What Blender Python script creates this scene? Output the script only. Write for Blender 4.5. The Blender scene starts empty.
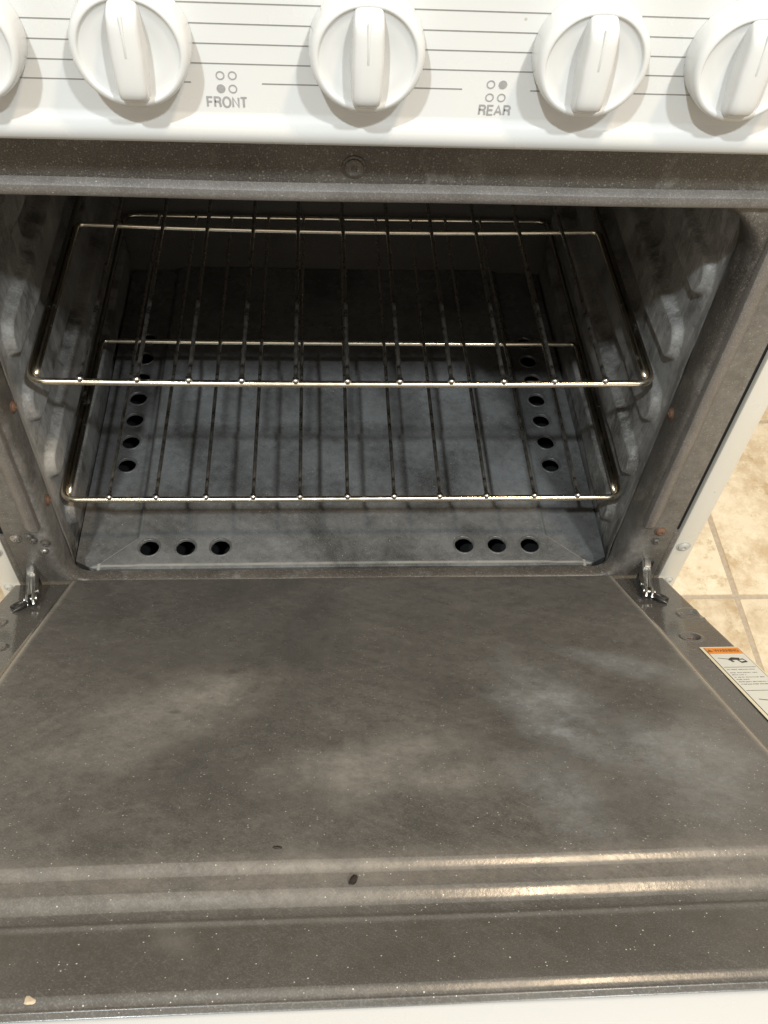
import bpy, bmesh, math, random
from mathutils import Vector, Matrix, geometry
random.seed(7)
S = bpy.context.scene
COL = S.collection
# ------------------------------------------------------------------ camera
CAM = (-0.0225, -0.4583, 0.6721)
PITCH, YAW, ROLL, FPX = 0.8948, 0.1099, 0.0802, 915.4
def cam_axes(p, yaw, roll):
    cy, sy, cp, sp = math.cos(yaw), math.sin(yaw), math.cos(p), math.sin(p)
    f = Vector((sy*cp, cy*cp, -sp)); r = Vector((cy, -sy, 0)); u = r.cross(f)
    return r*math.cos(roll)+u*math.sin(roll), u*math.cos(roll)-r*math.sin(roll), f
r_, u_, f_ = cam_axes(PITCH, YAW, ROLL)
cd = bpy.data.cameras.new('camera'); cam = bpy.data.objects.new('camera', cd); COL.objects.link(cam)
cd.sensor_fit = 'VERTICAL'; cd.sensor_height = 24; cd.lens = FPX/1024*24
cd.clip_start = 0.01; cd.clip_end = 50
M = Matrix((r_, u_, -f_)).transposed().to_4x4(); M.translation = CAM
cam.matrix_world = M
S.camera = cam
# ------------------------------------------------------------------ light
w = bpy.data.worlds.new('World'); S.world = w; w.use_nodes = True
w.node_tree.nodes['Background'].inputs[0].default_value = (1.0, 0.88, 0.715, 1)
w.node_tree.nodes['Background'].inputs[1].default_value = 0.66
def lamp(name, loc, target, size, power, col):
    l = bpy.data.lights.new(name, 'AREA'); l.shape = 'DISK'; l.size = size; l.energy = power; l.color = col
    o = bpy.data.objects.new(name, l); COL.objects.link(o); o.location = loc
    o.rotation_euler = (Vector(target)-Vector(loc)).to_track_quat('-Z', 'Y').to_euler()
    return o
lamp('ceiling_lamp', (-0.47, -1.13, 1.95), (0, 0.1, 0.1), 0.07, 27, (0.89, 0.97, 1.0))
lamp('ceiling_lamp', (0.62, -1.22, 1.95), (0, 0.1, 0.1), 0.10, 24, (0.91, 0.975, 1.0))
lamp('ceiling_lamp', (0.52, -0.48, 1.95), (0, 0.1, 0.1), 0.14, 15, (1.0, 0.76, 0.50))
S.view_settings.view_transform = 'Standard'; S.view_settings.look = 'None'
S.view_settings.exposure = 0.0; S.view_settings.gamma = 1.0
try: S.cycles.use_denoising = True; S.cycles.denoiser = 'OPENIMAGEDENOISE'; S.cycles.denoising_input_passes = 'RGB_ALBEDO_NORMAL'; S.cycles.denoising_prefilter = 'ACCURATE'
except Exception: pass
S.cycles.caustics_reflective = False; S.cycles.caustics_refractive = False
S.cycles.sample_clamp_indirect = 1.2

# ------------------------------------------------------------------ material helpers
class NT:
    def __init__(s, name):
        s.m = bpy.data.materials.new(name); s.m.use_nodes = True
        s.t = s.m.node_tree; s.N = s.t.nodes; s.L = s.t.links
        s.b = s.N['Principled BSDF']; s.tc = s.N.new('ShaderNodeTexCoord').outputs['Object']
    def put(s, sock, v):
        if isinstance(v, bpy.types.NodeSocket): s.L.new(v, sock)
        elif v is not None:
            if sock.type == 'RGBA' and not isinstance(v, (int, float)) and len(v) == 3: v = (*v, 1)
            sock.default_value = v
    def noise(s, scale, detail=4, rough=.55, vec=None, dist=0, out='Fac'):
        n = s.N.new('ShaderNodeTexNoise'); s.put(n.inputs['Vector'], vec or s.tc)
        n.inputs['Scale'].default_value = scale; n.inputs['Detail'].default_value = detail
        n.inputs['Roughness'].default_value = rough; n.inputs['Distortion'].default_value = dist
        return n.outputs[out]
    def math(s, op, a, b=None, c=None, clamp=False):
        n = s.N.new('ShaderNodeMath'); n.operation = op; n.use_clamp = clamp
        for i, v in enumerate((a, b, c)):
            if v is not None: s.put(n.inputs[i], v)
        return n.outputs[0]
    def rng(s, v, a, b, c=0., d=1., smooth=False):
        n = s.N.new('ShaderNodeMapRange'); n.clamp = True
        if smooth: n.interpolation_type = 'SMOOTHSTEP'
        s.put(n.inputs[0], v)
        for i, x in enumerate((a, b, c, d)): n.inputs[i+1].default_value = x
        return n.outputs[0]
    def mix(s, f, a, b):
        n = s.N.new('ShaderNodeMix'); n.data_type = 'RGBA'
        s.put(n.inputs[0], f); s.put(n.inputs[6], a); s.put(n.inputs[7], b)
        return n.outputs[2]
    def mapping(s, loc=(0,0,0), rot=(0,0,0), scale=(1,1,1), vec=None, kind='POINT'):
        n = s.N.new('ShaderNodeMapping'); n.vector_type = kind; s.put(n.inputs[0], vec or s.tc)
        n.inputs[1].default_value = loc; n.inputs[2].default_value = rot; n.inputs[3].default_value = scale
        return n.outputs[0]
    def vadd(s, a, b, op='ADD'):
        n = s.N.new('ShaderNodeVectorMath'); n.operation = op; s.put(n.inputs[0], a); s.put(n.inputs[1], b)
        return n.outputs[0]
    def blob(s, c, rad, rotz=0, wob=.5, wscale=18, soft=(.25, 1.0)):
        """soft-edged stain mask around c with radii rad"""
        v = s.mapping(loc=c, rot=(0, 0, rotz), scale=rad, kind='TEXTURE')
        wv = s.vadd(s.noise(wscale, 4, .6, out='Color'), (.5, .5, .5), 'SUBTRACT')
        n = s.N.new('ShaderNodeVectorMath'); n.operation = 'SCALE'; s.put(n.inputs[0], wv); n.inputs['Scale'].default_value = wob*2
        v = s.vadd(v, n.outputs[0])
        n = s.N.new('ShaderNodeVectorMath'); n.operation = 'LENGTH'; s.put(n.inputs[0], v)
        return s.rng(n.outputs['Value'], soft[0], soft[1], 1, 0, True)
    def specks(s, scale, dens, size, vec=None):
        n = s.N.new('ShaderNodeTexVoronoi'); s.put(n.inputs['Vector'], vec or s.tc); n.inputs['Scale'].default_value = scale
        sep = s.N.new('ShaderNodeSeparateColor'); s.L.new(n.outputs['Color'], sep.inputs[0])
        on = s.math('GREATER_THAN', sep.outputs[0], 1-dens)
        sz = s.math('MULTIPLY', sep.outputs[1], size)
        return s.math('MULTIPLY', on, s.math('LESS_THAN', n.outputs['Distance'], sz))
    def set(s, color=None, rough=None, metal=None, bump=None, bstr=.2, bdist=.001, spec=None, coat=None):
        I = s.b.inputs
        if color is not None: s.put(I['Base Color'], color)
        if rough is not None: s.put(I['Roughness'], rough)
        if metal is not None: s.put(I['Metallic'], metal)
        if spec is not None: s.put(I['Specular IOR Level'], spec)
        if coat is not None: I['Coat Weight'].default_value = coat; I['Coat Roughness'].default_value = .08
        if bump is not None:
            n = s.N.new('ShaderNodeBump'); n.inputs['Strength'].default_value = bstr; n.inputs['Distance'].default_value = bdist
            s.L.new(bump, n.inputs['Height']); s.L.new(n.outputs[0], I['Normal'])
        return s.m

def enamel(name, dark, light, rough=(.28, .5), speck=(420, .10, .16), speck2=(900, .05, .2), big=9, stains_and_sheen=(), scratch=.25, gloss_x=None, grime=None, haze=None, crease=False, front_y=None, speck_amt=.8, edge_sheen_x=None, grainy=.45, worn_y=None,
           residue=None, bump=.12, contrast=(.35, .7), speckcol=(.55, .52, .47)):
    """speckled dark porcelain enamel with worn cloudy patches, fine scratches and named stains"""
    k = NT(name)
    n1 = k.noise(big, 9, .68)
    c = k.mix(k.rng(n1, contrast[0], contrast[1]), dark, light)
    grain = k.noise(1100, 3, .7)
    c = k.mix(k.math('MULTIPLY', k.rng(grain, .5, .75), grainy), c, tuple(min(1, x*2.6) for x in light))
    n3 = k.noise(60, 5, .7)
    c = k.mix(k.math('MULTIPLY', k.rng(n3, .52, .75), .3), c, tuple(x*.55 for x in dark))
    rr = k.rng(k.noise(25, 5, .6), .3, .7, rough[0], rough[1])
    if scratch:
        v = k.mapping(scale=(70, 900, 300), vec=k.mapping(rot=(0, 0, math.radians(40))))
        sc = k.rng(k.noise(1, 3, .6, vec=v), .58, .78)
        c = k.mix(k.math('MULTIPLY', sc, scratch), c, tuple(min(1, x*2.6) for x in light))
    if grime:                                     # burnt-on brown patches
        gm = k.math('MULTIPLY', k.rng(k.noise(grime[0], 10, .74), .50, .60), grime[1])
        c = k.mix(gm, c, (.030, .025, .020)); rr = k.math('ADD', rr, k.math('MULTIPLY', gm, -.08))
    for (cc, rad, rz, colr, amt, wob, soft) in stains_and_sheen:
        m = k.blob(cc, rad, rz, wob, 22, soft)
        tex = k.math('MULTIPLY', k.rng(k.noise(34, 11, .74), .36, .60, .3, 1.), k.rng(k.noise(150, 8, .8), .40, .60, .5, 1.))
        m = k.math('MULTIPLY', k.math('MULTIPLY', m, tex), amt)
        c = k.mix(m, c, colr)
        rr = k.math('ADD', rr, k.math('MULTIPLY', m, .12))
    if haze:                                      # cloudy wiped film over the enamel
        sep = k.N.new('ShaderNodeSeparateXYZ'); k.L.new(k.tc, sep.inputs[0])
        keep = None
        if gloss_x:
            keep = k.math('MULTIPLY', k.rng(k.math('ABSOLUTE', sep.outputs[0]), gloss_x-.004, gloss_x+.004, 1, .15), k.rng(sep.outputs[1], -.424, -.416, .3, 1))
        hm = k.math('MULTIPLY', k.rng(k.noise(13, 12, .72), .34, .72), haze[0])
        hm = k.math('MULTIPLY', hm, k.rng(k.noise(140, 8, .8), .41, .58, .25, 1.))
        if keep: hm = k.math('MULTIPLY', hm, keep)
        c = k.mix(hm, c, haze[1]); rr = k.math('ADD', rr, k.math('MULTIPLY', hm, .15))
        for ang, th_ in ((.62, .50), (-.35, .53)):     # wipe streaks
            wv_ = k.mapping(scale=(9, 75, 60), vec=k.mapping(rot=(0, 0, ang)))
            wm = k.math('MULTIPLY', k.rng(k.noise(1, 9, .72, vec=wv_), th_, th_+.13), .15)
            wm = k.math('MULTIPLY', wm, k.rng(k.noise(9, 4), .4, .6))
            if keep: wm = k.math('MULTIPLY', wm, keep)
            c = k.mix(wm, c, haze[1])
        dm = k.math('MULTIPLY', k.rng(k.noise(24, 11, .74), .54, .70), .25)
        if keep: dm = k.math('MULTIPLY', dm, keep)
        c = k.mix(dm, c, tuple(x*.8 for x in dark))
    if crease:                                    # pale lines along the folds of the pressed pan
        sep = k.N.new('ShaderNodeSeparateXYZ'); k.L.new(k.tc, sep.inputs[0])
        t_ = k.rng(sep.outputs[1], .030, .060)
        l_ = k.math('SUBTRACT', k.math('ABSOLUTE', sep.outputs[0]), k.math('SUBTRACT', .2222, k.math('MULTIPLY', t_, .0325)))
        l1 = k.math('MULTIPLY', k.rng(k.math('ABSOLUTE', l_), .0003, .0022, 1, 0, True), k.rng(t_, .85, 1., .9, .28))
        l2 = k.math('MULTIPLY', k.rng(k.math('ABSOLUTE', k.math('SUBTRACT', sep.outputs[1], .0272)), .0003, .0018, 1, 0, True), .65)
        l1 = k.math('MULTIPLY', k.math('MAXIMUM', l1, l2), k.rng(k.noise(40, 5), .3, .6, .35, 1))
        c = k.mix(l1, c, (.36, .35, .32))
    if edge_sheen_x:                                    # pale line painting the reflected sheen along the pressed crease
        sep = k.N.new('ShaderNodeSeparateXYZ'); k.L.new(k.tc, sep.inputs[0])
        e_ = k.math('SUBTRACT', k.math('ABSOLUTE', sep.outputs[0]), edge_sheen_x)
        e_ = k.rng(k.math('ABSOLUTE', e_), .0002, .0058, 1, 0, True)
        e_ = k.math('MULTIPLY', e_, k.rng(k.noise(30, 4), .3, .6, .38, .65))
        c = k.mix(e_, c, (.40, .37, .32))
    if residue:
        thr, colr, sc_, amt = residue
        v = k.mapping(scale=(1, 1.0, .6))
        m = k.math('MULTIPLY', k.rng(k.noise(sc_, 10, .78, vec=v), thr, thr+.08), amt)
        if front_y:
            sep = k.N.new('ShaderNodeSeparateXYZ'); k.L.new(k.tc, sep.inputs[0])
            m = k.math('MULTIPLY', m, k.rng(sep.outputs[1], front_y[0], front_y[1], .22, 1))
        c = k.mix(m, c, colr); rr = k.math('ADD', rr, k.math('MULTIPLY', m, .25))
        if front_y:
            sv = k.mapping(scale=(60, 190, 11))          # chalky runs down the upright faces
            m2 = k.math('MULTIPLY', k.rng(k.noise(1, 9, .7, vec=sv), .52, .60), amt*.95)
            m2 = k.math('MULTIPLY', m2, k.rng(k.noise(11, 6, .65), .42, .6))
            if front_y: m2 = k.math('MULTIPLY', m2, k.rng(sep.outputs[1], front_y[0], front_y[1], .3, 1))
            c = k.mix(m2, c, tuple(min(1, x*1.15) for x in colr))
    if gloss_x:                                   # the smooth, unwiped flange outside the raised middle stays glossier
        sep = k.N.new('ShaderNodeSeparateXYZ'); k.L.new(k.tc, sep.inputs[0])
        g_ = k.rng(k.math('ABSOLUTE', sep.outputs[0]), gloss_x-.003, gloss_x+.004)
        rr = k.math('MULTIPLY', rr, k.math('SUBTRACT', 1., k.math('MULTIPLY', g_, .74))); gl = g_
    if worn_y:                                    # ridges rubbed smooth by use
        sep = k.N.new('ShaderNodeSeparateXYZ'); k.L.new(k.tc, sep.inputs[0])
        g_ = k.math('MULTIPLY', k.rng(sep.outputs[1], worn_y[0]-.004, worn_y[0]), k.rng(sep.outputs[1], worn_y[1], worn_y[1]+.004, 1, 0))
        rr = k.math('MULTIPLY', rr, k.math('SUBTRACT', 1., k.math('MULTIPLY', g_, .22)))
    for sp in (speck, speck2):
        if sp: c = k.mix(k.math('MULTIPLY', k.specks(*sp), speck_amt), c, speckcol)
    return k.set(color=c, rough=rr, bump=k.noise(380, 3, .6), bstr=bump, bdist=.0008, spec=k.math('ADD', .5, k.math('MULTIPLY', gl, .5)) if gloss_x else .5)

def white_enamel(name, col=(.57, .58, .578), rough=.22, dirt=.12):
    k = NT(name)
    c = k.mix(k.math('MULTIPLY', k.rng(k.noise(14, 6, .65), .5, .8), dirt), col, (.62, .55, .42))
    c = k.mix(k.math('MULTIPLY', k.specks(150, .012, .12), .5), c, (.3, .27, .22))
    return k.set(color=c, rough=k.rng(k.noise(40, 4), .3, .7, rough-.05, rough+.08), bump=k.noise(120, 2), bstr=.03, bdist=.0008, spec=.5)

def metal(name, col, dirty, rough=(.2, .45), sc=90, thr=(.45, .7), amt=.8, metallic=1.0):
    k = NT(name)
    m = k.math('MULTIPLY', k.rng(k.noise(sc, 6, .7), thr[0], thr[1]), amt)
    c = k.mix(m, col, dirty)
    return k.set(color=c, rough=k.rng(k.noise(sc*2, 4, .6), .3, .7, rough[0], rough[1]), metal=k.math('SUBTRACT', metallic, k.math('MULTIPLY', m, .5)),
                 bump=k.noise(500, 3), bstr=.05, bdist=.0004)

def plain(name, col, rough=.5, sc=60, var=.25):
    k = NT(name)
    c = k.mix(k.rng(k.noise(sc, 5), .35, .7, 0, var), col, tuple(x*.5 for x in col))
    return k.set(color=c, rough=rough)

GREY_L = (.27, .27, .26); BLUE_L = (.33, .35, .36); WARM_L = (.38, .355, .315)
M_white = white_enamel('white_enamel')
M_knob = white_enamel('white_knob_plastic', (.625, .635, .633), .2, .05)
M_side = white_enamel('side_panel_paint', (.66, .635, .57), .3, .3)
M_print = plain('grey_print', (.34, .34, .34), .5, 400, .3)
M_line = plain('dark_print_line', (.25, .245, .235), .5, 300, .3)
M_frame = enamel('frame_enamel', (.042, .037, .032), (.092, .083, .072), (.3, .5), (420, .35, .26), (800, .45, .34), 14, grainy=.7,
                 residue=(.55, (.28, .27, .25), 24, .3), scratch=.2, bump=.35, speck_amt=.4, stains_and_sheen=[((.268, 0, .20), (.030, .06, .24), 0, (.20, .185, .162), .6, .3, (.3, 1.)), ((-.268, 0, .16), (.030, .06, .2), 0, (.20, .185, .162), .55, .3, (.3, 1.)),((.268, 0, .20), (.030, .06, .24), 0, (.21, .195, .172), .65, .3, (.3, 1.)), ((-.268, 0, .16), (.030, .06, .2), 0, (.21, .195, .172), .6, .3, (.3, 1.)),((-.245, .01, .10), (.012, .06, .13), 0, (.40, .39, .37), .75, .6, (.2, 1.)), ((.245, .01, .05), (.02, .06, .05), 0, (.30, .29, .27), .6, .7, (.2, 1.))], speckcol=(.36, .33, .29))
M_strip = enamel('worn_strip_enamel', (.105, .094, .085), (.165, .152, .140), (.35, .5), (420, .10, .14), None, 20,
                 residue=(.6, (.22, .21, .2), 16, .4), scratch=.12, bump=.1)
M_liner = enamel('cavity_enamel', (.130, .123, .114), (.26, .256, .247), (.3, .48), (420, .12, .16), (900, .06, .2), 11,
                 residue=(.52, (.42, .415, .40), 62, .8), front_y=(.17, .03), grime=(24, .62), scratch=.15, bump=.3,
                 stains_and_sheen=[((-.24, .04, .14), (.05, .10, .17), 0, (.62, .61, .58), .95, .9, (.2, 1.)),
                         ((.24, .05, .22), (.05, .07, .14), 0, (.48, .485, .475), .6, .9, (.2, 1.)),
                         ((.24, .03, .03), (.05, .05, .06), 0, (.16, .15, .12), .6, .7, (.2, 1.)),
                         ((.24, .03, .18), (.05, .03, .05), 0, (.10, .07, .045), .6, .8, (.2, 1.))])
M_pan = enamel('floor_pan_enamel', (.052, .051, .048), (.128, .130, .129), (.14, .32), (360, .10, .14), (800, .10, .2), 12, grainy=.35,
               scratch=.15, bump=.12, contrast=(.40, .62), crease=True, haze=(.65, (.225, .23, .23)),
               stains_and_sheen=[((-.2, .12, 0), (.04, .2, .1), 0, (.085, .075, .062), .7, .5, (.1, 1.)), ((.02, .30, 0), (.12, .012, .1), .05, (.05, .05, .05), .7, .5, (.1, 1.)), ((.1, .16, 0), (.12, .03, .1), .1, (.05, .05, .05), .6, .7, (.1, 1.))])
M_rim = enamel('vent_rim_enamel', (.06, .06, .058), (.12, .12, .118), (.25, .4), None, None, 40)
M_back = enamel('back_wall_enamel', (.095, .09, .083), (.14, .134, .125), (.3, .45), None, None, 10, scratch=.05, bump=.1)
M_door = enamel('door_enamel', (.062, .058, .053), (.097, .091, .083), (.21, .35), (230, .009, .12), (560, .20, .22), 8, scratch=.3, bump=.1, gloss_x=.235, edge_sheen_x=.2328, haze=(.45, (.25, .235, .21)), worn_y=(-.420, -.386),
    contrast=(.3, .75), speckcol=(.50, .475, .43), stains_and_sheen=[
    ((.122, -.245, .01), (.044, .095, .1), .15, BLUE_L, .82, .55, (.0, 1.)),
    ((.112, -.285, .01), (.026, .012, .1), -.25, (.30, .32, .33), .6, .4, (.2, 1.)),
    ((.185, -.20, .01), (.022, .075, .1), .95, BLUE_L, .55, .35, (.2, 1.)),
    ((.175, -.32, .01), (.062, .075, .1), 0, BLUE_L, .55, .5, (.0, 1.)),
    ((.10, -.345, .01), (.03, .06, .1), .2, BLUE_L, .45, .5, (.1, 1.)),
    ((-.100, -.235, .01), (.090, .066, .1), .2, WARM_L, .62, .6, (.0, 1.)),
    ((.0, -.32, .01), (.10, .04, .1), .25, WARM_L, .55, .7, (.05, 1.)),
    ((-.15, -.29, .01), (.07, .06, .1), 0, WARM_L, .4, .7, (.05, 1.)),
    ((.05, -.335, .01), (.045, .02, .1), .2, WARM_L, .5, .6, (.05, 1.)),
    ((-.082, -.199, .01), (.007, .006, .1), .4, (.05, .045, .04), .8, .3, (.3, 1.)),
    ((-.112, -.253, .01), (.006, .0035, .1), 0, (.05, .045, .04), .8, .3, (.3, 1.)),
    ((0, -.403, .0), (.5, .020, .1), 0, (.24, .21, .175), .5, .2, (.1, 1.)), ((0, -.443, .0), (.6, .022, .1), 0, (.060, .052, .042), .75, .1, (.6, 1.)),  # pale band paints the sheen of the steps; darker band along the flange
    ((-.085, -.436, .0), (.012, .02, .1), .7, WARM_L, .16, .5, (.2, 1.)),
    ])
M_rack = metal('chrome_wire', (.94, .86, .70), (.30, .19, .10), (.17, .28), 60, (.58, .72), .55)
def burnish(m):
    # side rails are darkened by heat and by sliding along the wall
    t = m.node_tree; b = t.nodes['Principled BSDF']; k = NT.__new__(NT); k.m, k.t, k.N, k.L, k.b = m, t, t.nodes, t.links, b
    k.tc = t.nodes['Texture Coordinate'].outputs['Object']
    sep = k.N.new('ShaderNodeSeparateXYZ'); k.L.new(k.tc, sep.inputs[0])
    f = k.math('MULTIPLY', k.rng(k.math('ABSOLUTE', sep.outputs[0]), .227, .2325), k.rng(sep.outputs[1], -.200, -.175, 0, .7))
    src = b.inputs['Base Color'].links[0].from_socket
    k.L.new(k.mix(f, src, (.20, .185, .165)), b.inputs['Base Color'])
burnish(M_rack)
M_bar = metal('dull_wire', (.58, .55, .50), (.20, .18, .16), (.22, .36), 60, (.48, .75), .25)
M_chrome = metal('hinge_chrome', (.50, .50, .48), (.20, .18, .15), (.28, .42), 120, (.5, .75), .6)
M_steel = metal('screw_steel', (.45, .44, .42), (.18, .15, .12), (.3, .5), 300)
M_paintscrew = plain('painted_screw', (.46, .46, .43), .4, 300, .4)
M_rust = plain('rusty_screw', (.17, .095, .060), .7, 500, .6)
M_black = plain('black_recess', (.004, .004, .004), .7)
M_blackmetal = metal('black_clip', (.03, .03, .03), (.06, .05, .04), (.25, .4), 200, metallic=.4)
M_cream = plain('label_cream', (.74, .68, .50), .4, 40, .1)
M_label = plain('label_white', (.70, .70, .64), .35, 60, .08)
M_orange = plain('label_orange', (.80, .28, .035), .4, 80, .15)
M_head = plain('header_ink', (.30, .10, .015), .5)
M_ink = plain('label_ink', (.025, .025, .025), .5)
M_crumb = plain('burnt_crumb', (.02, .014, .010), .6, 900, .6)
M_tan = plain('tan_crumb', (.52, .42, .30), .7, 700, .4)

def tile_mat():
    k = NT('travertine_tile')
    inf = k.N.new('ShaderNodeObjectInfo')
    off = k.N.new('ShaderNodeVectorMath'); off.operation = 'SCALE'; k.L.new(inf.outputs['Location'], off.inputs[0]); off.inputs['Scale'].default_value = 3.7
    v = k.vadd(k.tc, off.outputs[0])
    n = k.noise(13, 10, .74, vec=v)
    c = k.mix(k.rng(n, .42, .62), (.80, .70, .53), (.56, .43, .27))
    n2 = k.noise(45, 7, .75, vec=v)
    c = k.mix(k.math('MULTIPLY', k.rng(n2, .5, .68), .6), c, (.92, .84, .66))
    n4 = k.noise(34, 10, .8, vec=v)
    c = k.mix(k.math('MULTIPLY', k.rng(n4, .56, .66), .8), c, (.50, .36, .18))
    return k.set(color=c, rough=k.rng(n2, .3, .7, .3, .55), bump=k.math('SUBTRACT', n2, k.rng(n4, .58, .7)), bstr=.35, bdist=.002)
M_tile = tile_mat()
M_grout = plain('grout', (.52, .44, .34), .9, 200, .4)

# ------------------------------------------------------------------ mesh helpers
ROOT = {}
def link(name, me, mats, parent=None, loc=(0, 0, 0), smooth=None):
    o = bpy.data.objects.new(name, me); COL.objects.link(o)
    if not isinstance(mats, (list, tuple)): mats = [mats]
    if not me.materials:
        for m in mats: me.materials.append(m)
    if smooth is not None and len(me.polygons):
        me.shade_smooth() if hasattr(me, 'shade_smooth') else None
        if smooth < 179:
            try: me.set_sharp_from_angle(angle=math.radians(smooth))
            except Exception: pass
    if parent is not None: o.parent = parent
    o.location = loc
    return o
def from_bm(bm, name):
    bmesh.ops.recalc_face_normals(bm, faces=bm.faces[:])
    me = bpy.data.meshes.new(name); bm.to_mesh(me); bm.free(); return me
def box(bm, lo, hi, bev=0, seg=2, mat=0):
    c = [(a+b)/2 for a, b in zip(lo, hi)]; d = [b-a for a, b in zip(lo, hi)]
    r = bmesh.ops.create_cube(bm, size=1, matrix=Matrix.Translation(c) @ Matrix.Diagonal((*d, 1)))
    fs = list({f for v in r['verts'] for f in v.link_faces})
    for f in fs: f.material_index = mat
    if bev:
        es = list({e for v in r['verts'] for e in v.link_edges})
        q = bmesh.ops.bevel(bm, geom=es, offset=bev, segments=seg, affect='EDGES', profile=.5)
        for f in q['faces']: f.material_index = mat
    return r
def tube(bm, pts, rad, seg=10, cap=True):
    pts = [Vector(p) for p in pts]; rings = []; n = len(pts)
    up = Vector((0, 0, 1))
    for i, p in enumerate(pts):
        t = (pts[min(i+1, n-1)]-pts[max(i-1, 0)]).normalized()
        a = t.cross(up)
        if a.length < 1e-4: a = t.cross(Vector((1, 0, 0)))
        a.normalize(); b = t.cross(a)
        rr = rad[i] if isinstance(rad, (list, tuple)) else rad
        rings.append([bm.verts.new(p+(a*math.cos(2*math.pi*k/seg)+b*math.sin(2*math.pi*k/seg))*rr) for k in range(seg)])
    for i in range(n-1):
        for k in range(seg):
            bm.faces.new((rings[i][k], rings[i][(k+1) % seg], rings[i+1][(k+1) % seg], rings[i+1][k]))
    if cap: bm.faces.new(rings[0]); bm.faces.new(rings[-1][::-1])
def lathe(bm, prof, seg=32, mtx=Matrix(), mat=0):
    """prof: list of (radius, height) along local z"""
    rings = []
    for r, h in prof:
        if r < 1e-6: rings.append([bm.verts.new(mtx @ Vector((0, 0, h)))])
        else: rings.append([bm.verts.new(mtx @ Vector((r*math.cos(2*math.pi*k/seg), r*math.sin(2*math.pi*k/seg), h))) for k in range(seg)])
    for a, b in zip(rings, rings[1:]):
        for k in range(seg):
            k2 = (k+1) % seg
            vs = [a[k % len(a)], a[k2 % len(a)], b[k2 % len(b)], b[k % len(b)]]
            u = []
            for v in vs:
                if v not in u: u.append(v)
            if len(u) > 2: bm.faces.new(u).material_index = mat
def grid(bm, us, vs, fn, mat=0):
    V = [[bm.verts.new(fn(u, v)) for v in vs] for u in us]
    for i in range(len(us)-1):
        for j in range(len(vs)-1): bm.faces.new((V[i][j], V[i+1][j], V[i+1][j+1], V[i][j+1])).material_index = mat
    return V
def lin(a, b, n): return [a+(b-a)*i/(n-1) for i in range(n)]
def sst(a, b, x):
    t = max(0., min(1., (x-a)/(b-a))); return t*t*(3-2*t)
def screw(name, loc, mtx, mat, r=.0045, parent=None):
    bm = bmesh.new()
    lathe(bm, [(r*1.25, 0), (r*1.25, .0006), (r, .0008), (r*.95, .0018), (r*.7, .0025), (r*.38, .0027), (r*.34, .0017), (0, .0016)], 20)
    bm.transform(mtx); me = from_bm(bm, name)
    return link(name, me, mat, parent, loc, 40)
RY = Matrix.Rotation(math.radians(90), 4, 'X')      # local z -> -y (towards the viewer)

def empty(name, loc, label=None, cat=None, group=None, parent=None):
    o = bpy.data.objects.new(name, None); COL.objects.link(o); o.location = loc; o.empty_display_size = .05
    if label: o['label'] = label
    if cat: o['category'] = cat
    if group: o['group'] = group
    if parent: o.parent = parent
    return o

# ------------------------------------------------------------------ floor with separate tiles
FZ = -.36
bm = bmesh.new(); box(bm, (-2.5, -2.2, FZ-.05), (2.8, 2.4, FZ-.003))
flo = link('floor', from_bm(bm, 'floor'), M_grout); flo['kind'] = 'structure'
T = .335
GX, GY = .5485, .213
tb = bmesh.new(); g = .0034
box(tb, (-T/2+g, -T/2+g, -.01), (T/2-g, T/2-g, 0), .003, 2)
tme = from_bm(tb, 'tile'); first = True
for i in range(-5, 5):
    for j in range(-6, 5):
        x, y = GX+(i+.5)*T, GY+(j+.5)*T
        if x < -.3 and not first: pass
        o = link('tile', tme, M_tile, flo, (x, y, FZ+random.uniform(-.0006, .0006)), 30)
        o.rotation_euler = (random.uniform(-.002, .002), random.uniform(-.002, .002), random.uniform(-.003, .003))

# ------------------------------------------------------------------ the range
RL = Vector((0, .3, FZ))
rng_ = empty('kitchen_range', RL, 'white kitchen range with dirty dark oven and its door hanging open', 'kitchen range')
OFF = -RL
def part(name, bm, mat, parent=None, smooth=35):
    """part of the range, vertices given in world coordinates"""
    p = parent if parent is not None else rng_
    return link(name, from_bm(bm, name), mat, p, OFF if parent is None else (0, 0, 0), smooth)

# control panel : profile extruded along x
PY = -.020
bm = bmesh.new()
prof = [(.02, .560), (-.010, .560), (-.017, .557), (-.0195, .550), (PY, .540), (PY, .4395), (PY-.0006, .4380), (PY-.0022, .4360), (PY-.0040, .4330), (PY-.0046, .4300),
        (PY-.0040, .4265), (PY-.0022, .4242), (PY, .4232), (-.004, .4228), (-.004, .4300)]
xs = [-.302, -.3005, -.299]+lin(-.29, .29, 30)+[.299, .3005, .302]
def pf(x, p):
    q = 1 if abs(x) < .3 else (.6 if abs(x) < .301 else 0)
    return Vector((x, p[0] if q == 1 else p[0]*q+.004*(1-q), p[1]))
grid(bm, xs, prof, pf)
panel = part('control_panel', bm, M_white)
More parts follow.
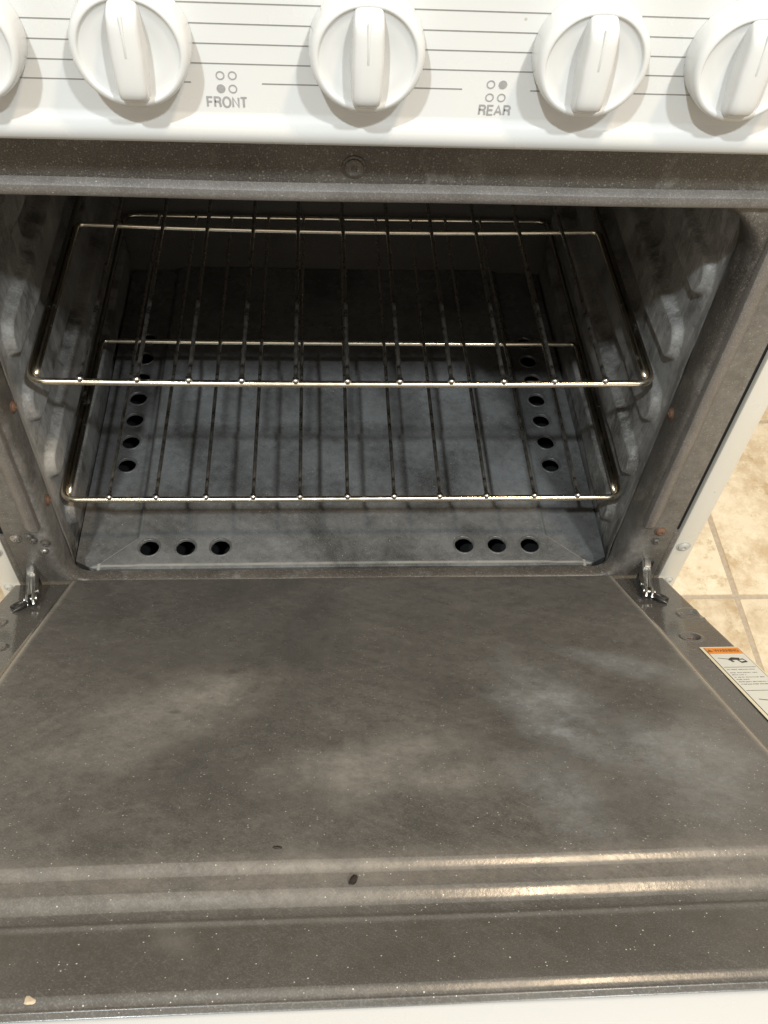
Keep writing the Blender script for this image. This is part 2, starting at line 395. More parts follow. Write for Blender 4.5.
# panel printing (sub-parts of the panel)
def arc_gap(z, kx, kz=.470, r=.0255):
    d = abs(z-kz)
    return math.sqrt(r*r-d*d) if d < r else 0
KX = [-.1830, -.1078, 0., .1060, .1808]; KZ = .4735
bm = bmesh.new()
LZ = [.4538, .4630, .4722, .4812, .4902, .4992, .5082, .5172, .5262]
for li, z in enumerate(LZ):
    ends = [-.285]+[v for kx in KX for v in (kx-arc_gap(z, kx, KZ), kx+arc_gap(z, kx, KZ))]+[.285]
    for a, b in zip(ends[::2], ends[1::2]):
        segs = [(a, b)]
        if li == 0 and -.1 < a < -.05 and b < 0: segs = [(a, -.0835), (-.0497, b)]
        if li == 0 and 0 < a < .05 and b < .11: segs = [(a, .0475), (.0813, b)]
        for a2, b2 in segs:
            if b2-a2 > .001: box(bm, (a2, PY-.00012, z-.00028), (b2, PY+.0005, z+.00028))
part('printed_line', bm, M_line, panel, None)
def text_mesh(s, size, emb=0):
    c = bpy.data.curves.new('t', 'FONT'); c.body = s; c.size = size; c.align_x = 'CENTER'; c.align_y = 'CENTER'; c.offset = emb
    c.extrude = .00008; c.resolution_u = 4
    o = bpy.data.objects.new('t', c); COL.objects.link(o)
    bpy.context.view_layer.update()
    me = bpy.data.meshes.new_from_object(o.evaluated_get(bpy.context.evaluated_depsgraph_get()))
    bpy.data.objects.remove(o); bpy.data.curves.remove(c)
    return me
def put_text(bm, s, size, mtx, mat=0, emb=0, width=None):
    me = text_mesh(s, size, emb)
    xs_ = [v.co.x for v in me.vertices]; cur = max(xs_)-min(xs_)
    cx = (max(xs_)+min(xs_))/2
    ys_ = [v.co.y for v in me.vertices]; cy = (max(ys_)+min(ys_))/2
    k = (width/cur) if width else 1
    me.transform(mtx @ Matrix.Diagonal((k, 1, 1, 1)) @ Matrix.Translation((-cx, -cy, 0)))
    n0 = len(bm.faces); bm.from_mesh(me)
    bm.faces.ensure_lookup_table()
    for f in bm.faces[n0:]: f.material_index = mat
    bpy.data.meshes.remove(me)
def arc(cx, cy, rx, ry, a0, a1, n=12):
    return [(cx+rx*math.cos(math.radians(a0+(a1-a0)*i/n)), cy+ry*math.sin(math.radians(a0+(a1-a0)*i/n))) for i in range(n+1)]
GLY = {'F': (.56, [[(.06, 0), (.06, 1), (.56, 1)], [(.06, .53), (.50, .53)]]),
       'E': (.58, [[(.58, 0), (.06, 0), (.06, 1), (.57, 1)], [(.06, .53), (.53, .53)]]),
       'R': (.64, [[(.06, 0), (.06, 1)]+arc(.38, .77, .22, .23, 90, -90)+[(.06, .54)], [(.40, .54), (.52, .46), (.57, .36), (.58, .12), (.63, 0)]]),
       'O': (.80, [arc(.42, .5, .36, .52, 0, 360, 28)]),
       'N': (.66, [[(.06, 0), (.06, 1), (.62, 0), (.62, 1)]]),
       'T': (.60, [[(0, 1), (.60, 1)], [(.30, 1), (.30, 0)]]),
       'A': (.68, [[(0, 0), (.33, 1), (.66, 0)], [(.12, .34), (.54, .34)]])}
def stroke_text(bm, word, cx, cz, width, height, th):
    tot = sum(GLY[c][0] for c in word)+.17*(len(word)-1); kx = width/tot; x = cx-width/2
    for ch in word:
        wg, L = GLY[ch]
        for si, P in enumerate(L):
            Q = [Vector((x+a*kx, 0, cz-height/2+b*height)) for a, b in P]; left, right = [], []
            for i, p in enumerate(Q):
                d0 = (Q[i]-Q[i-1]).normalized() if i else (Q[1]-Q[0]).normalized()
                d1 = (Q[i+1]-Q[i]).normalized() if i < len(Q)-1 else d0
                n0, n1 = Vector((-d0.z, 0, d0.x)), Vector((-d1.z, 0, d1.x)); m = (n0+n1).normalized()
                k = th/2/max(.75, m.dot(n0)); left.append(p+m*k); right.append(p-m*k)
            for y in (PY-.00012-.00006*si,):
                l = [bm.verts.new((v.x, y, v.z)) for v in left]; r = [bm.verts.new((v.x, y, v.z)) for v in right]
                for i in range(len(l)-1): bm.faces.new((l[i], l[i+1], r[i+1], r[i]))
        x += (wg+.17)*kx
for word, wx, wz, wid, ics, full in (('FRONT', -.0672, .4443, .0193, [(-.0694, .4574), (-.0636, .4575), (-.0695, .4510), (-.0638, .4510)], 2),
                                     ('REAR', .0649, .4435, .0157, [(.0614, .4565), (.0673, .4565), (.0616, .4500), (.0675, .4500)], 1)):
    bm = bmesh.new()
    stroke_text(bm, word, wx, wz, wid, .0047, .00098)
    for i, (ix, iz) in enumerate(ics):
        m = Matrix.Translation((ix, PY+.0002, iz)) @ RY
        if i == full: lathe(bm, [(.0021, 0), (.0021, .0004), (0, .0004)], 28, m)
        else: lathe(bm, [(.0021, 0), (.0021, .0004), (.00155, .0004), (.00155, 0)], 28, m)
    part('burner_marking', bm, M_print, panel, None)

# knobs : skirted body with dished face, and a finger grip across it
kb = bmesh.new()
R0 = .0272
lathe(kb, [(R0-.0015, -.0005), (R0, .0004), (R0, .004), (R0-.0003, .0100), (R0-.0009, .0128), (R0-.0020, .0143), (R0-.0034, .0147), (R0-.0040, .0146), (R0-.0045, .0142), (R0-.0048, .0135), (R0-.0053, .0132),
           (.018, .0130), (.014, .0124), (.010, .0115), (.005, .0109), (0, .0108)], 64)
kb.transform(RY); kme = from_bm(kb, 'knob')
gb = bmesh.new()
NV = 25; secs = []
for i in range(NV):
    v = -.0236+.0472*i/(NV-1); t = abs(v)/.0236
    e = (1-t**6) ; hh = .0225*(1-.04*t*t); 
    top = .0120+(hh-.0120)*max(0., 1-t**9)
    hw = .0075*(1-.10*t)*(1-.25*t**10)
    pr = [(-hw-.0045, .0075), (-hw-.0018, .0092), (-hw-.0004, .0120)]
    pr += [(-hw, top-.0035), (-hw+.0006, top-.0013), (-hw+.0020, top-.0003), (-hw*.35, top), (hw*.35, top), (hw-.0020, top-.0003), (hw-.0006, top-.0013), (hw, top-.0035)]
    pr += [(hw+.0004, .0120), (hw+.0018, .0092), (hw+.0045, .0075)]
    pr = [(x, min(z, max(top, .0075+.0005*k))) for k, (x, z) in enumerate(pr)]
    secs.append([gb.verts.new((x, v, z)) for x, z in pr])
for a, b in zip(secs, secs[1:]):
    for k in range(len(a)-1): gb.faces.new((a[k], a[k+1], b[k+1], b[k]))
gb.faces.new(secs[0]); gb.faces.new(secs[-1][::-1])
gb.transform(RY); gme = from_bm(gb, 'grip')
pb = bmesh.new(); box(pb, (-.0007, .001, .0200), (.0007, .0195, .0227), .0005, 2); pb.transform(RY); pme = from_bm(pb, 'pointer')
for kx in KX:
    kn = link('knob', kme, M_knob, rng_, Vector((kx, PY, KZ))+OFF, 50)
    link('grip', gme, M_knob, kn, (0, 0, 0), 60)
    link('pointer', pme, M_knob, kn, (0, 0, 0), 40)

# front frame with rounded opening
OX, OZ0, OZ1 = .2425, .0, .3800
def rrect(hx, z0, z1, rb, rt, n=10):
    P = []
    for (cx, cz, rr, a0) in ((hx-rb, z0+rb, rb, -90), (hx-rt, z1-rt, rt, 0), (-hx+rt, z1-rt, rt, 90), (-hx+rb, z0+rb, rb, 180)):
        for i in range(n+1):
            a = math.radians(a0+90*i/n); P.append((cx+rr*math.cos(a), cz+rr*math.sin(a), math.cos(a), math.sin(a)))
    Q = []
    for i, p in enumerate(P):
        q = P[(i+1) % len(P)]; Q.append(p)
        d = math.hypot(q[0]-p[0], q[1]-p[1])
        if d > .03:
            m = int(d/.02)
            for j in range(1, m):
                t = j/m; Q.append(tuple(a+(b-a)*t for a, b in zip(p, q)))
    return Q
path = rrect(OX, OZ0, OZ1, .022, .048)
FO = (-.2772, -.045, .2772, .4235)
bm = bmesh.new(); rings = []
for d, y in ((.0016, 1.), (.0008, .97), (.0002, .8), (-.0003, .5), (-.0003, .32), (.0003, .18), (.0018, .06), (.0040, .01), (.0065, 0)):
    rings.append([bm.verts.new((x+nx*d, y*(.014+.016*sst(-.95, -.1, nz)), z+nz*d-(.010 if y == 1. and nz < -.8 else 0))) for x, z, nx, nz in path])
def outer(x, z, nx, nz):
    cx, cz = 0, .19
    dx, dz = x-cx, z-cz
    t = min(((FO[2] if dx > 0 else FO[0])-cx)/dx if abs(dx) > 1e-6 else 1e9, ((FO[3] if dz > 0 else FO[1])-cz)/dz if abs(dz) > 1e-6 else 1e9)
    return cx+dx*t, cz+dz*t
rings.append([bm.verts.new((*[outer(*p)[0]], 0, outer(*p)[1])) for p in path])
rings.append([bm.verts.new((v.co.x, .03, v.co.z)) for v in rings[-1]])
for a, b in zip(rings, rings[1:]):
    n = len(a)
    for k in range(n): bm.faces.new((a[k], a[(k+1) % n], b[(k+1) % n], b[k]))
frame = part('front_frame', bm, M_frame, None, 60)
for sx in (-1, 1):
    bm = bmesh.new(); a, b = sorted((sx*.2771, sx*.2818)); box(bm, (a, -.0003, -.045), (b, .02, .0665), .0012)
    part('frame_tab', bm, M_frame)
    bm = bmesh.new(); a, b = sorted((sx*.2774, sx*.2826)); box(bm, (a, .0040, .0670), (b, .03, .4230))
    part('side_gap_shade', bm, M_black, None, None)  # black strip, puts the shade inside the gap into the colour
# lip above the opening and worn vertical strips beside it
bm = bmesh.new()
pr = [(.030, .3822), (.012, .3816), (.004, .3806), (-.001, .3796), (-.0036, .3800), (-.0048, .3816), (-.0050, .3840), (-.0044, .3866), (-.0020, .3886), (.0005, .3894)]
grid(bm, lin(-.2785, .2785, 40), pr, lambda x, p: Vector((x, p[0], p[1]+.0016*abs(x/.28)**1.5*(1 if x < 0 else .2)+.0002*math.sin(x*31))))
part('top_lip', bm, M_strip)
for sx in (-1, 1):
    bm = bmesh.new()
    prs = [(.2462, .001), (.2462, -.0022), (.2470, -.0040), (.2490, -.0048), (.2520, -.0046), (.2550, -.0034), (.2575, -.0014), (.2592, .0006)]
    V = grid(bm, lin(.080, .374, 24), prs, lambda z, p: Vector((sx*p[0], p[1]+.0003*math.sin(z*60), z)))
    bm.faces.new(V[0])
    part('side_strip', bm, M_strip)

# liner : side walls + ceiling with formed rack guides
YB = .4655
def ridge(y, z):
    d = 0
    for zc in (.020, .0915, .1565, .2220, .2870):
        h = .0175
        ys = .046+ .004*math.sin(zc*40)
        # rounded front end
        e = max(0., ys+.016-y)
        q = math.hypot(e/.016, (z-zc)/h)
        d = max(d, 1-sst(.76, 1.0, q))
    ch = 0
    for zc in (.056, .124, .189, .2545):
        e = max(0., .178+.012*math.sin(zc*90)-y)
        q = math.hypot(e/.020, (z-zc)/.020)
        ch = max(ch, 1-sst(.72, 1.02, q))
    wob = .0007*math.sin(z*57+y*21)+.0005*math.sin(y*70-z*31)
    end = sst(.465, .430, y)
    return (.0074*d-.0058*ch)*end+wob
ys = lin(.0255, .07, 44)+lin(.072, .15, 30)+lin(.152, .215, 32)+lin(.225, .42, 20)+lin(.43, .4655, 8)
WX, ZC, RC = .2478, .3860, .052
bm = bmesh.new()
tpar = [('L', z) for z in lin(-.06, -.02, 4)+lin(-.018, ZC-RC, 240)]+[('LC', a) for a in lin(0, 90, 9)[1:]]+[('T', x) for x in lin(-WX+RC, WX-RC, 12)[1:-1]]+[('RC', a) for a in lin(0, 90, 9)]+[('R', z) for z in lin(ZC-RC, -.018, 240)[1:]+lin(-.02, -.06, 4)]
def lf(t, y):
    k, v = t
    fr = sst(.042, .026, y)*.0036        # wall turns inward to meet the rolled frame edge
    if k == 'L': return Vector((-WX+fr+ridge(y, v), y+.004, v))
    if k == 'R': return Vector((WX-fr-ridge(y, v), y+.004, v))
    if k == 'T': return Vector((v, y+.004, ZC))
    a = math.radians(v)
    if k == 'LC': return Vector((-WX+fr*(1-v/90)+RC-RC*math.cos(a), y+.004, ZC-RC+RC*math.sin(a)))
    return Vector((WX-RC-fr*v/90+RC*math.sin(a), y+.004, ZC-RC+RC*math.cos(a)))
grid(bm, tpar, ys, lf)
liner = part('oven_liner', bm, M_liner, None, 180)
bm = bmesh.new(); grid(bm, lin(-.26, .26, 27), lin(-.06, .39, 24), lambda x, z: Vector((x, YB+.0012*math.sin(x*24)*math.sin(z*17), z)))
part('back_wall', bm, M_back, None, 180)

# floor pan with real vent holes
PZ = -.0123
HOL = [(-.2135, .152+.0312*i) for i in range(7)]+[(.2110, .151+.0312*i) for i in range(7)]+[(x, .0475) for x in (-.1795, -.1467, -.1150, .1110, .1421, .1735)]
HOL = [h for h in HOL if h[1] < .445]; HR = .0092
def pan_z(x, y):
    # raised middle: from the front strip back between the side rows of holes
    t = max(0., min(1., (y-.030)/(.060-.030)))
    lim = .2235-.0325*t
    a = 1-sst(lim-.0026, lim+.0026, abs(x))
    return PZ-.0046+.0046*a+.0016*math.exp(-((y-.0275)/.0018)**2)+.0006*math.sin(x*19+1)*math.sin(y*23)
OUT = [(-.2445, .036), (-.2225, .0235), (.2225, .0235), (.2445, .036), (.2445, YB-.001), (-.2445, YB-.001)]
pts, edges = [], []
def loop(L):
    n0 = len(pts)
    for p in L: pts.append(Vector(p))
    for i in range(len(L)): edges.append((n0+i, n0+(i+1) % len(L)))
def densify(L, st):
    R = []
    for p, q in zip(L, L[1:]+L[:1]):
        m = max(1, int(math.hypot(q[0]-p[0], q[1]-p[1])/st))
        R += [(p[0]+(q[0]-p[0])*i/m, p[1]+(q[1]-p[1])*i/m) for i in range(m)]
    return R
loop(densify(OUT, .012))
for hx, hy in HOL: loop([(hx+HR*math.cos(a*math.pi/14), hy+HR*math.sin(a*math.pi/14)) for a in range(28)])
def near_hole(x, y, m): return any((x-a)**2+(y-b)**2 < (HR+m)**2 for a, b in HOL)
def add_pt(x, y):
    if abs(x) < .2425 and .0255 < y < YB-.003 and not near_hole(x, y, .0012) and not (abs(x) > .2205 and y < .0385): pts.append(Vector((x, y)))
for x in lin(-.185, .185, 50):
    for y in lin(.028, .46, 62): add_pt(x+random.uniform(-.0003, .0003), y)
for y in lin(.061, .46, 70):
    for x in (.1865, .1885, .1898, .191, .1922, .1935, .196, .2005): add_pt(x, y); add_pt(-x, y)
for t in lin(0, 1, 22):
    for dx in (-.0055, -.0035, -.002, 0, .002, .0035, .0055, .010):
        y = .030+.030*t; x = .2235-.0325*t+dx
        if x < .2385: add_pt(x, y+.0002); add_pt(-x, y+.0002)
for y in lin(.04, .45, 80):
    for x in (.203, .2085, .2145, .2205, .2265, .2335): add_pt(x, y); add_pt(-x, y)
vo, eo, fo, *_ = geometry.delaunay_2d_cdt(pts, edges, [], 0, 1e-6)
def inside(x, y):
    c = False
    for (x1, y1), (x2, y2) in zip(OUT, OUT[1:]+OUT[:1]):
        if (y1 > y) != (y2 > y) and x < (x2-x1)*(y-y1)/(y2-y1)+x1: c = not c
    return c
bm = bmesh.new(); bv = [bm.verts.new((v.x, v.y, pan_z(v.x, v.y))) for v in vo]
for f in fo:
    cx = sum(vo[i].x for i in f)/len(f); cy = sum(vo[i].y for i in f)/len(f)
    if not inside(cx, cy) or near_hole(cx, cy, -.0001*2): continue
    try: bm.faces.new([bv[i] for i in f])
    except ValueError: pass
bmesh.ops.delete(bm, geom=[v for v in bm.verts if not v.link_faces], context='VERTS')
# turned-down rims at every hole and along the front
be = [e for e in bm.edges if len(e.link_faces) == 1]
vm = {}
for e in be:
    q = []
    for v in e.verts:
        if v not in vm:
            hol = min(HOL, key=lambda h: (h[0]-v.co.x)**2+(h[1]-v.co.y)**2)
            d = math.hypot(hol[0]-v.co.x, hol[1]-v.co.y)
            if d < HR*1.1:
                k = .94; vm[v] = bm.verts.new((hol[0]+(v.co.x-hol[0])*k, hol[1]+(v.co.y-hol[1])*k, v.co.z-.0022))
            else: vm[v] = bm.verts.new((v.co.x*.9985, v.co.y-(.0012 if v.co.y < .04 else 0), v.co.z-(.022 if v.co.y < .04 else .002)))
        q.append(vm[v])
    bm.faces.new((e.verts[0], e.verts[1], q[1], q[0]))
part('floor_pan', bm, M_pan, None, 40)
bm = bmesh.new(); lathe(bm, [(HR-.0006, -.0012), (HR-.0002, .0004), (HR+.0005, .0007), (HR+.0013, .0004), (HR+.0016, -.0002)], 28); rim = from_bm(bm, 'vent_rim')
pan = bpy.data.objects['floor_pan']
for hx, hy in HOL: link('vent_rim', rim, M_rim, pan, (hx, hy, pan_z(hx, hy)), 180)
bm = bmesh.new(); box(bm, (-.262, .006, -.10), (.262, .47, -.055)); part('burner_box', bm, M_black, None, None)

# screws and rivets on the frame
for (x, z, mt, r) in ((-.0035, .3995, M_frame, .0052), (.2640, .0560, M_frame, .0030), (.2640, .0693, M_rust, .0040), (-.2560, .0640, M_frame, .0030),
                      (-.2690, .0662, M_steel, .0036), (-.2580, .0690, M_frame, .0030), (-.2470, .0600, M_frame, .0034), (-.2500, .0494, M_steel, .0026)):
    yy = -.0002 if abs(x) > .2365 or z > .38 else .0012
    screw('rivet' if mt is not M_steel else 'screw', Vector((x-.0, yy, z))+OFF, RY, mt, r, rng_)

for sx, z in ((1, .1900), (-1, .1950), (-1, .0900)):
    screw('rivet', Vector((sx*.2424, .020, z))+OFF, Matrix.Rotation(math.radians(-90*sx), 4, 'Y'), M_rust, .0038, rng_)

# white side panels, lower body, cooktop
for sx in (-1, 1):
    bm = bmesh.new()
    a, b = sorted((sx*.2822, sx*.3005))
    box(bm, (a, -.0005, -.335), (b, .62, .557), .0018, 2)
    part('side_panel', bm, M_side)
bm = bmesh.new(); box(bm, (-.2800, .004, -.335), (.2800, .05, -.052), .004); part('storage_drawer', bm, M_white)
bm = bmesh.new(); box(bm, (-.302, .021, .557), (.302, .63, .572), .004); part('cooktop', bm, M_white)
bm = bmesh.new(); box(bm, (-.2800, .5, -.335), (.2800, .6, .556)); part('rear_panel', bm, M_white)
bm = bmesh.new(); box(bm, (-.2790, -.003, .4245), (.2790, .030, .5560)); part('panel_backing', bm, M_black)
bm = bmesh.new(); box(bm, (-.29, .03, -.36), (.29, .58, -.334)); part('plinth', bm, M_black)
for sx in (-1, 1):
    screw('screw', Vector((sx*.2905, -.0004, .0480))+OFF, RY, M_paintscrew, .0050, rng_)
    screw('screw', Vector((sx*.2925, -.0004, -.0030))+OFF, RY, M_paintscrew, .0034, rng_)

# ------------------------------------------------------------------ the open door (local: x across, -y out from the hinge, z up off its inner face)
TH = .617
door = link('oven_door', None if False else bpy.data.meshes.new('oven_door'), M_white, rng_, Vector((0, 0, 0))+OFF)
door.rotation_euler = (-TH, 0, 0)
bm = bmesh.new()
box(bm, (-.2885, -.5000, -.046), (.2885, -.012, -.0064), .004, 3)
bmesh.ops.recalc_face_normals(bm, faces=bm.faces[:]); bm.to_mesh(door.data); bm.free(); door.data.shade_smooth(); door.data.set_sharp_from_angle(angle=math.radians(35))
HP = .0100
def ramp(t):
    t = max(0., min(1., t)); return .45*t+.55*(t*t*(3-2*t))
def door_h(x, s):
    ax = abs(x)
    a = sst(.2425, .2300, ax); b = ramp((s-.010)/.010)
    c = 1-.34*sst(.3970, .4022, s)-.20*ramp((s-.3920)/.024)-.46*sst(.4110, .4178, s)
    # rounded plan corners near the hinge
    h = HP*a*b*c
    h -= .0026*sst(.4630, .4671, s)
    h += .0008*math.exp(-((s-.4255)/.0018)**2)
    if ax > .2855: h -= .004*sst(.2855, .2893, ax)
    if s > .4680: h -= .003*sst(.4680, .4694, s)
    for hx, hs, hr, dp in ((.2790, .087, .0105, .0022), (.2600, .1330, .0070, .0035), (-.2790, .087, .0105, .0022), (-.2600, .1330, .0070, .0035)):
        d = math.hypot(x-hx, s-hs)
        if d < hr*1.5: h += -dp*(1-sst(hr*.55, hr, d))+.0006*math.exp(-((d-hr*1.05)/(hr*.18))**2)
    h += .0003*math.sin(x*23+s*9)+.00025*math.sin(s*31-x*13)
    return h
sp = lin(.002, .03, 26)+lin(.034, .07, 10)+lin(.0715, .145, 62)+lin(.15, .385, 40)+lin(.3875, .43, 90)+lin(.433, .458, 8)+lin(.4600, .4674, 26)+lin(.4678, .4694, 8)
hp = lin(0, .222, 30)+lin(.228, .2445, 40)+lin(.2475, .2893, 36)
bm = bmesh.new(); grid(bm, [-x for x in hp[:0:-1]]+hp, sp, lambda x, s: Vector((x, -s, door_h(x, s))))
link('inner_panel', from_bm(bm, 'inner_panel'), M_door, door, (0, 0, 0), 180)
for sx in (1, -1):
    bm = bmesh.new(); lathe(bm, [(.0048, 0), (.0046, .0008), (.003, .0014), (.0013, .0015), (.0012, .0008), (0, .0008)], 18)
    link('rusty_screw', from_bm(bm, 'rusty_screw'), M_rust, door, (sx*.2606, -.1332, -.0032), 40)

# warning label on the right flange
bm = bmesh.new()
L0, L1, LT, LB, LN = .2578, .2878, .1530, .2900, .00045
def lb(x0, x1, s0, s1, n, mat): box(bm, (x0, -s1, n-.0002), (x1, -s0, n), 0, 1, mat)
lb(L0, L1, LT, LB, LN, 0)
lb(L0+.0024, L1-.0014, LT+.0018, LB-.003, LN+.00012, 3)          # black key line
lb(L0+.0028, L1-.0018, LT+.0126, LB-.0034, LN+.00022, 1)
lb(L0+.0028, L1-.0018, LT+.0022, LT+.0122, LN+.00030, 2)          # orange header
MX = (L0+L1)/2+.0004
put_text(bm, 'WARNING', .0062, Matrix.Translation((MX+.002, -(LT+.0072), LN+.00036)), 4, .00014, .0185)
def poly(P, n, mat):
    f = bm.faces.new([bm.verts.new((x, -s, n)) for x, s in P]); f.material_index = mat
tx, ts = MX-.0105, LT+.0072
poly([(tx-.0022, ts+.0022), (tx+.0022, ts+.0022), (tx, ts-.0024)], LN+.00040, 4)
def picto(cx, cs, k=1.):
    poly([(cx-.0105*k, cs-.0040*k), (cx-.0005*k, cs-.0012*k), (cx-.0008*k, cs-.0004*k), (cx-.0107*k, cs-.0034*k)], LN+.0004, 3)
    poly([(cx-.0030*k, cs-.0026*k), (cx-.0004*k, cs-.0044*k), (cx+.0052*k, cs-.0034*k), (cx+.0040*k, cs-.0004*k), (cx-.0012*k, cs-.0002*k)], LN+.00044, 3)
    poly([(cx+.0020*k, cs-.0010*k), (cx+.0072*k, cs-.0022*k), (cx+.0086*k, cs+.0036*k), (cx+.0036*k, cs+.0050*k)], LN+.00048, 3)
    poly([(cx+.0032*k, cs+.0004*k), (cx+.0064*k, cs-.0004*k), (cx+.0072*k, cs+.0018*k), (cx+.0040*k, cs+.0028*k)], LN+.00052, 1)
    poly([(cx-.0045*k, cs-.0005*k), (cx-.0020*k, cs-.0012*k), (cx-.0010*k, cs+.0030*k), (cx-.0026*k, cs+.0034*k), (cx-.0030*k, cs+.0010*k)], LN+.00050, 3)
picto(MX+.001, LT+.0235, 1.0)
lb(L0+.004, L1-.003, LT+.0345, LT+.0350, LN+.0003, 3)
rl = random.Random(3)
for li, (s, wd) in enumerate(((.0385, .95), (.0435, .9), (.0468, .45), (.0505, 1.), (.0540, .4), (.0575, .98), (.0610, .9))):
    x = L0+.0046; xe = x+(L1-L0-.0085)*wd
    while x < xe:                                  # unreadably small print: word-length runs of letter strokes
        wl = rl.uniform(.0016, .0042); x2 = min(x+wl, xe); u = x
        while u < x2:
            hgt = rl.choice((.0010, .0010, .0014)); lb(u, u+.00028, LT+s-hgt/2, LT+s+hgt/2, LN+.0003, 3)
            if rl.random() < .6: q = rl.uniform(-.4, .4)*hgt; lb(u, u+.0007, LT+s+q-.00011, LT+s+q+.00011, LN+.00031, 3)
            u += .00085
        x = x2+.0009
lb(L0+.004, L1-.003, LT+.0700, LT+.0705, LN+.0003, 3)
picto(MX+.004, LT+.0870, 1.2)
wl_ = link('warning_label', from_bm(bm, 'warning_label'), [M_cream, M_label, M_orange, M_ink, M_head], door, (0, 0, .0006), None)

# hinges : chrome arm out of a slot in the frame, black clip on the door
for sx in (-1, 1):
    hx = .2645 if sx > 0 else -.2665
    hn = empty('door_hinge', Vector((hx, 0, 0))+OFF, parent=rng_)
    hn.rotation_euler = (0, 0, -sx*math.radians(13))
    bm = bmesh.new()
    # solid black block standing in for the shade inside the slot
    box(bm, (-.0050, -.0006, -.030), (.0070*1, .012, .026), .0015)
    link('hinge_slot', from_bm(bm, 'hinge_slot'), M_black, hn, (0, 0, 0), 40)
    bm = bmesh.new()
    def plate(P, x0, x1):
        a = [bm.verts.new((x0, y, z)) for y, z in P]; b = [bm.verts.new((x1, y, z)) for y, z in P]
        bm.faces.new(a); bm.faces.new(b[::-1])
        for i in range(len(P)):
            j = (i+1) % len(P); bm.faces.new((a[i], b[i], b[j], a[j]))
    arm = [(.004, .0275), (-.010, .0280), (-.022, .0300), (-.034, .0345), (-.0420, .0370), (-.0455, .0350), (-.0430, .0315), (-.0330, .0275), (-.0240, .0215), (-.0120, .0155), (.004, .0140)]
    plate(arm, -.0042, -.0020); plate(arm, .0008, .0030)
    bmesh.ops.bevel(bm, geom=bm.edges[:], offset=.0004, segments=1, affect='EDGES')
    box(bm, (-.0034, -.0100, .0215), (.0028, .002, .0305), .0014)
    box(bm, (-.0024, -.0300, .0225), (.0014, -.0090, .0285), .0008)
    for (yy, zz, rr) in ((-.0260, .0255, .0026), (-.0385, .0335, .0030)):
        lathe(bm, [(0, -.0056), (rr*.8, -.0054), (rr*.8, -.0047), (rr*.5, -.0046), (rr*.5, .0037), (rr*.8, .0038), (rr*.8, .0046), (0, .0048)], 16, Matrix.Translation((0, yy, zz)) @ Matrix.Rotation(math.radians(90), 4, 'Y'))
    link('hinge_arm', from_bm(bm, 'hinge_arm'), M_chrome, hn, (0, 0, 0), 35)
    bm = bmesh.new()
    def dl(x, sd, n): return Matrix.Rotation(-TH, 4, 'X') @ Vector((x, -sd, n))
    tube(bm, [dl(.001*sx, .049, .0050), dl(.004*sx, .055, .0034), (dl(.009*sx, .060, .0026)), dl(.0135*sx, .0625, .0016)], [.0022, .0026, .0024, .0010], 8)
    tube(bm, [dl(.002*sx, .049, .0050), dl(.0065*sx, .0475, .0030), dl(.012*sx, .0490, .0024), dl(.0150*sx, .0530, .0022), dl(.0110*sx, .0560, .0022), dl(.006*sx, .0555, .0024)], [.0014, .0017, .0018, .0018, .0016, .001], 8)
    link('hinge_clip', from_bm(bm, 'hinge_clip'), M_blackmetal, hn, (0, 0, 0), 60)

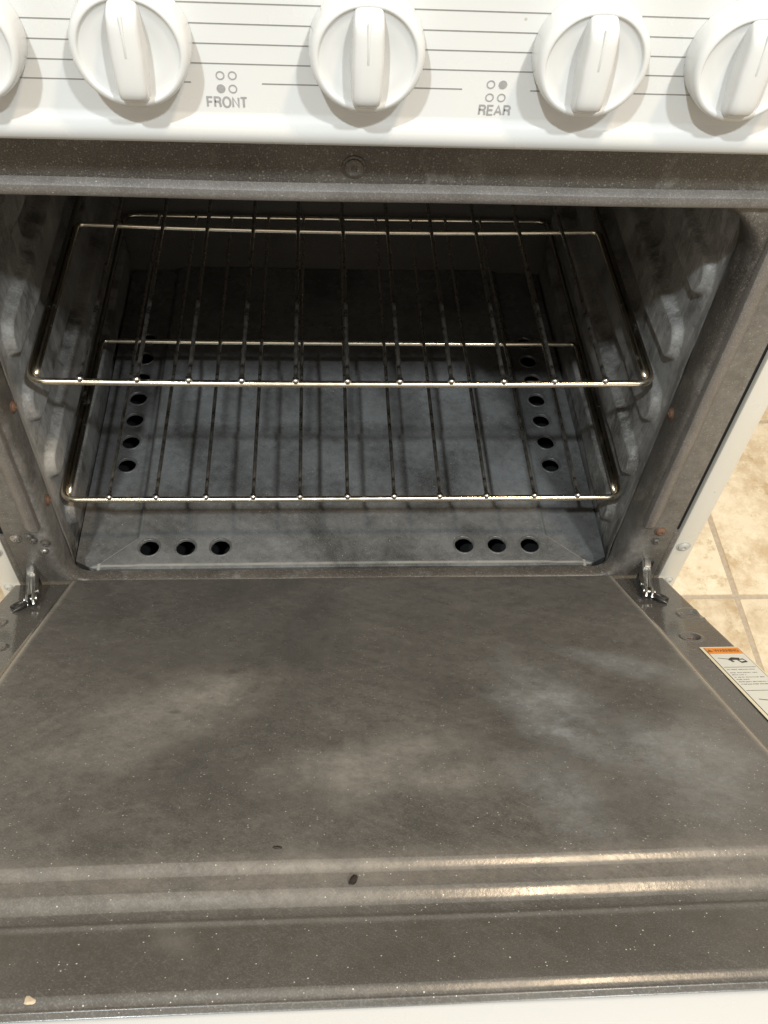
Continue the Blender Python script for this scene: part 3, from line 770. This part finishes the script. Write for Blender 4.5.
# ------------------------------------------------------------------ racks
def round_path(P, r, n=6):
    """polyline with rounded corners, P open list of 3d points, r list per inner vertex"""
    P = [Vector(p) for p in P]; out = [P[0]]
    for i in range(1, len(P)-1):
        a, b, c = P[i-1], P[i], P[i+1]; rr = r[i-1]
        u = (a-b).normalized(); v = (c-b).normalized()
        p0, p1 = b+u*rr, b+v*rr
        for k in range(n+1):
            t = k/n; out.append(p0*(1-t)**2+b*2*t*(1-t)+p1*t*t)
    out.append(P[-1]); return out
def subdiv(P, st=.012):
    out = [P[0]]
    for a, b in zip(P, P[1:]):
        m = max(1, int((b-a).length/st))
        for i in range(1, m+1): out.append(a+(b-a)*i/m)
    return out
def make_rack(label, z, yf, yc, yb, sp, bowf, bowc, HW, xc):
    rk = empty('oven_rack', (xc, (yf+yb)/2, z), label, 'oven rack', 'wire racks inside the oven'); y0 = (yf+yb)/2
    def bow(p, amt):
        return Vector((p.x, p.y, p.z-amt*max(0., 1-(p.x/HW)**2)))
    bm = bmesh.new()
    P = round_path([(0, yf, 0), (-HW, yf, 0), (-HW, yb, 0), (0, yb, 0)], [.0125, .014], 8)
    P2 = [Vector((-p.x, p.y, p.z)) for p in P[::-1]]
    path = subdiv(P+P2[1:-1]+[P[0]])
    path = [bow(Vector((p.x, p.y-y0, p.z)), bowf if p.y < yf+.02 else (.001 if p.y > yb-.02 else 0)) for p in path]
    tube(bm, path, .0026, 12, False)
    bmesh.ops.remove_doubles(bm, verts=bm.verts[:], dist=1e-5)
    link('frame_wire', from_bm(bm, 'frame_wire'), M_rack, rk, (0, 0, 0), 180)
    bm = bmesh.new(); w2 = HW-.0050
    P = round_path([(-w2, yf+.006, 0), (-w2, yc, 0), (w2, yc, 0), (w2, yf+.006, 0)], [.006, .006], 6)
    path = [bow(Vector((p.x, p.y-y0, p.z)), bowc if abs(p.y-yc) < .008 else 0) for p in subdiv(P)]
    tube(bm, path, .0024, 10)
    link('cross_wire', from_bm(bm, 'cross_wire'), M_rack, rk, (0, 0, 0), 180)
    bm = bmesh.new(); zb = .0036
    tube(bm, [Vector((0, -(yc-yf)+.0, -.0002)), Vector((0, -(yc-yf)+.012, 0)), Vector((0, 0, 0)), Vector((0, yb-yc, 0))], [.0016, .0017, .0017, .0017], 8)
    lathe(bm, [(0, -.003), (.0022, -.002), (.0030, 0), (.0024, .0018), (0, .0026)], 12, Matrix.Translation((0, -(yc-yf), 0)))
    bme = from_bm(bm, 'bar')
    for k in range(-5, 6):
        xx = k*sp
        o = link('bar', bme, M_bar, rk, (xx+random.uniform(-.0006, .0006), yc-y0, zb-bowc*.8*max(0, 1-(xx/HW)**2)), 60)
        d = (bowc*.8-bowf)*max(0, 1-(xx/HW)**2)
        o.rotation_euler = (-math.atan2(d, yc-yf), 0, random.uniform(-.004, .004))
    return rk
make_rack('upper chrome wire oven rack, the one nearer the control panel', .1927, .0495, .2475, .4585, .0394, .0022, .0040, .2362, -.0018)
make_rack('lower chrome wire oven rack just above the dark oven floor', .0618, .0435, .2455, .4585, .0404, .0006, .0012, .2412, .0004)

# ------------------------------------------------------------------ crumbs on the door
def on_door(x, s, n=.0):
    return Matrix.Rotation(-TH, 4, 'X') @ Vector((x, -s, n))
def crumb(name, label, x, s, size, mat, seed, n):
    rr = random.Random(seed); bm = bmesh.new(); bmesh.ops.create_icosphere(bm, subdivisions=2, radius=1)
    for v in bm.verts: v.co *= rr.uniform(.7, 1.2)
    bm.transform(Matrix.Diagonal((*size, 1)))
    o = link(name, from_bm(bm, name), mat, None, on_door(x, s, n), 50)
    o.rotation_euler = (-TH, 0, rr.uniform(-.6, .6)); o['label'] = label; o['category'] = 'crumb'
    return o
crumb('crumb', 'largest black burnt crumb, on the ridged lower step of the open door', -.0088, .4075, (.0017, .0036, .0014), M_crumb, 1, door_h(0, .4075)+.0010)
crumb('crumb', 'thin dark crumb on the flat door face just above the ridge', -.0440, .3885, (.0024, .0010, .0008), M_crumb, 2, door_h(0, .3885)+.0005)
crumb('crumb', 'pale tan flake on the door edge near its left corner', -.1368, .4640, (.0024, .0022, .0008), M_tan, 5, -.0004)
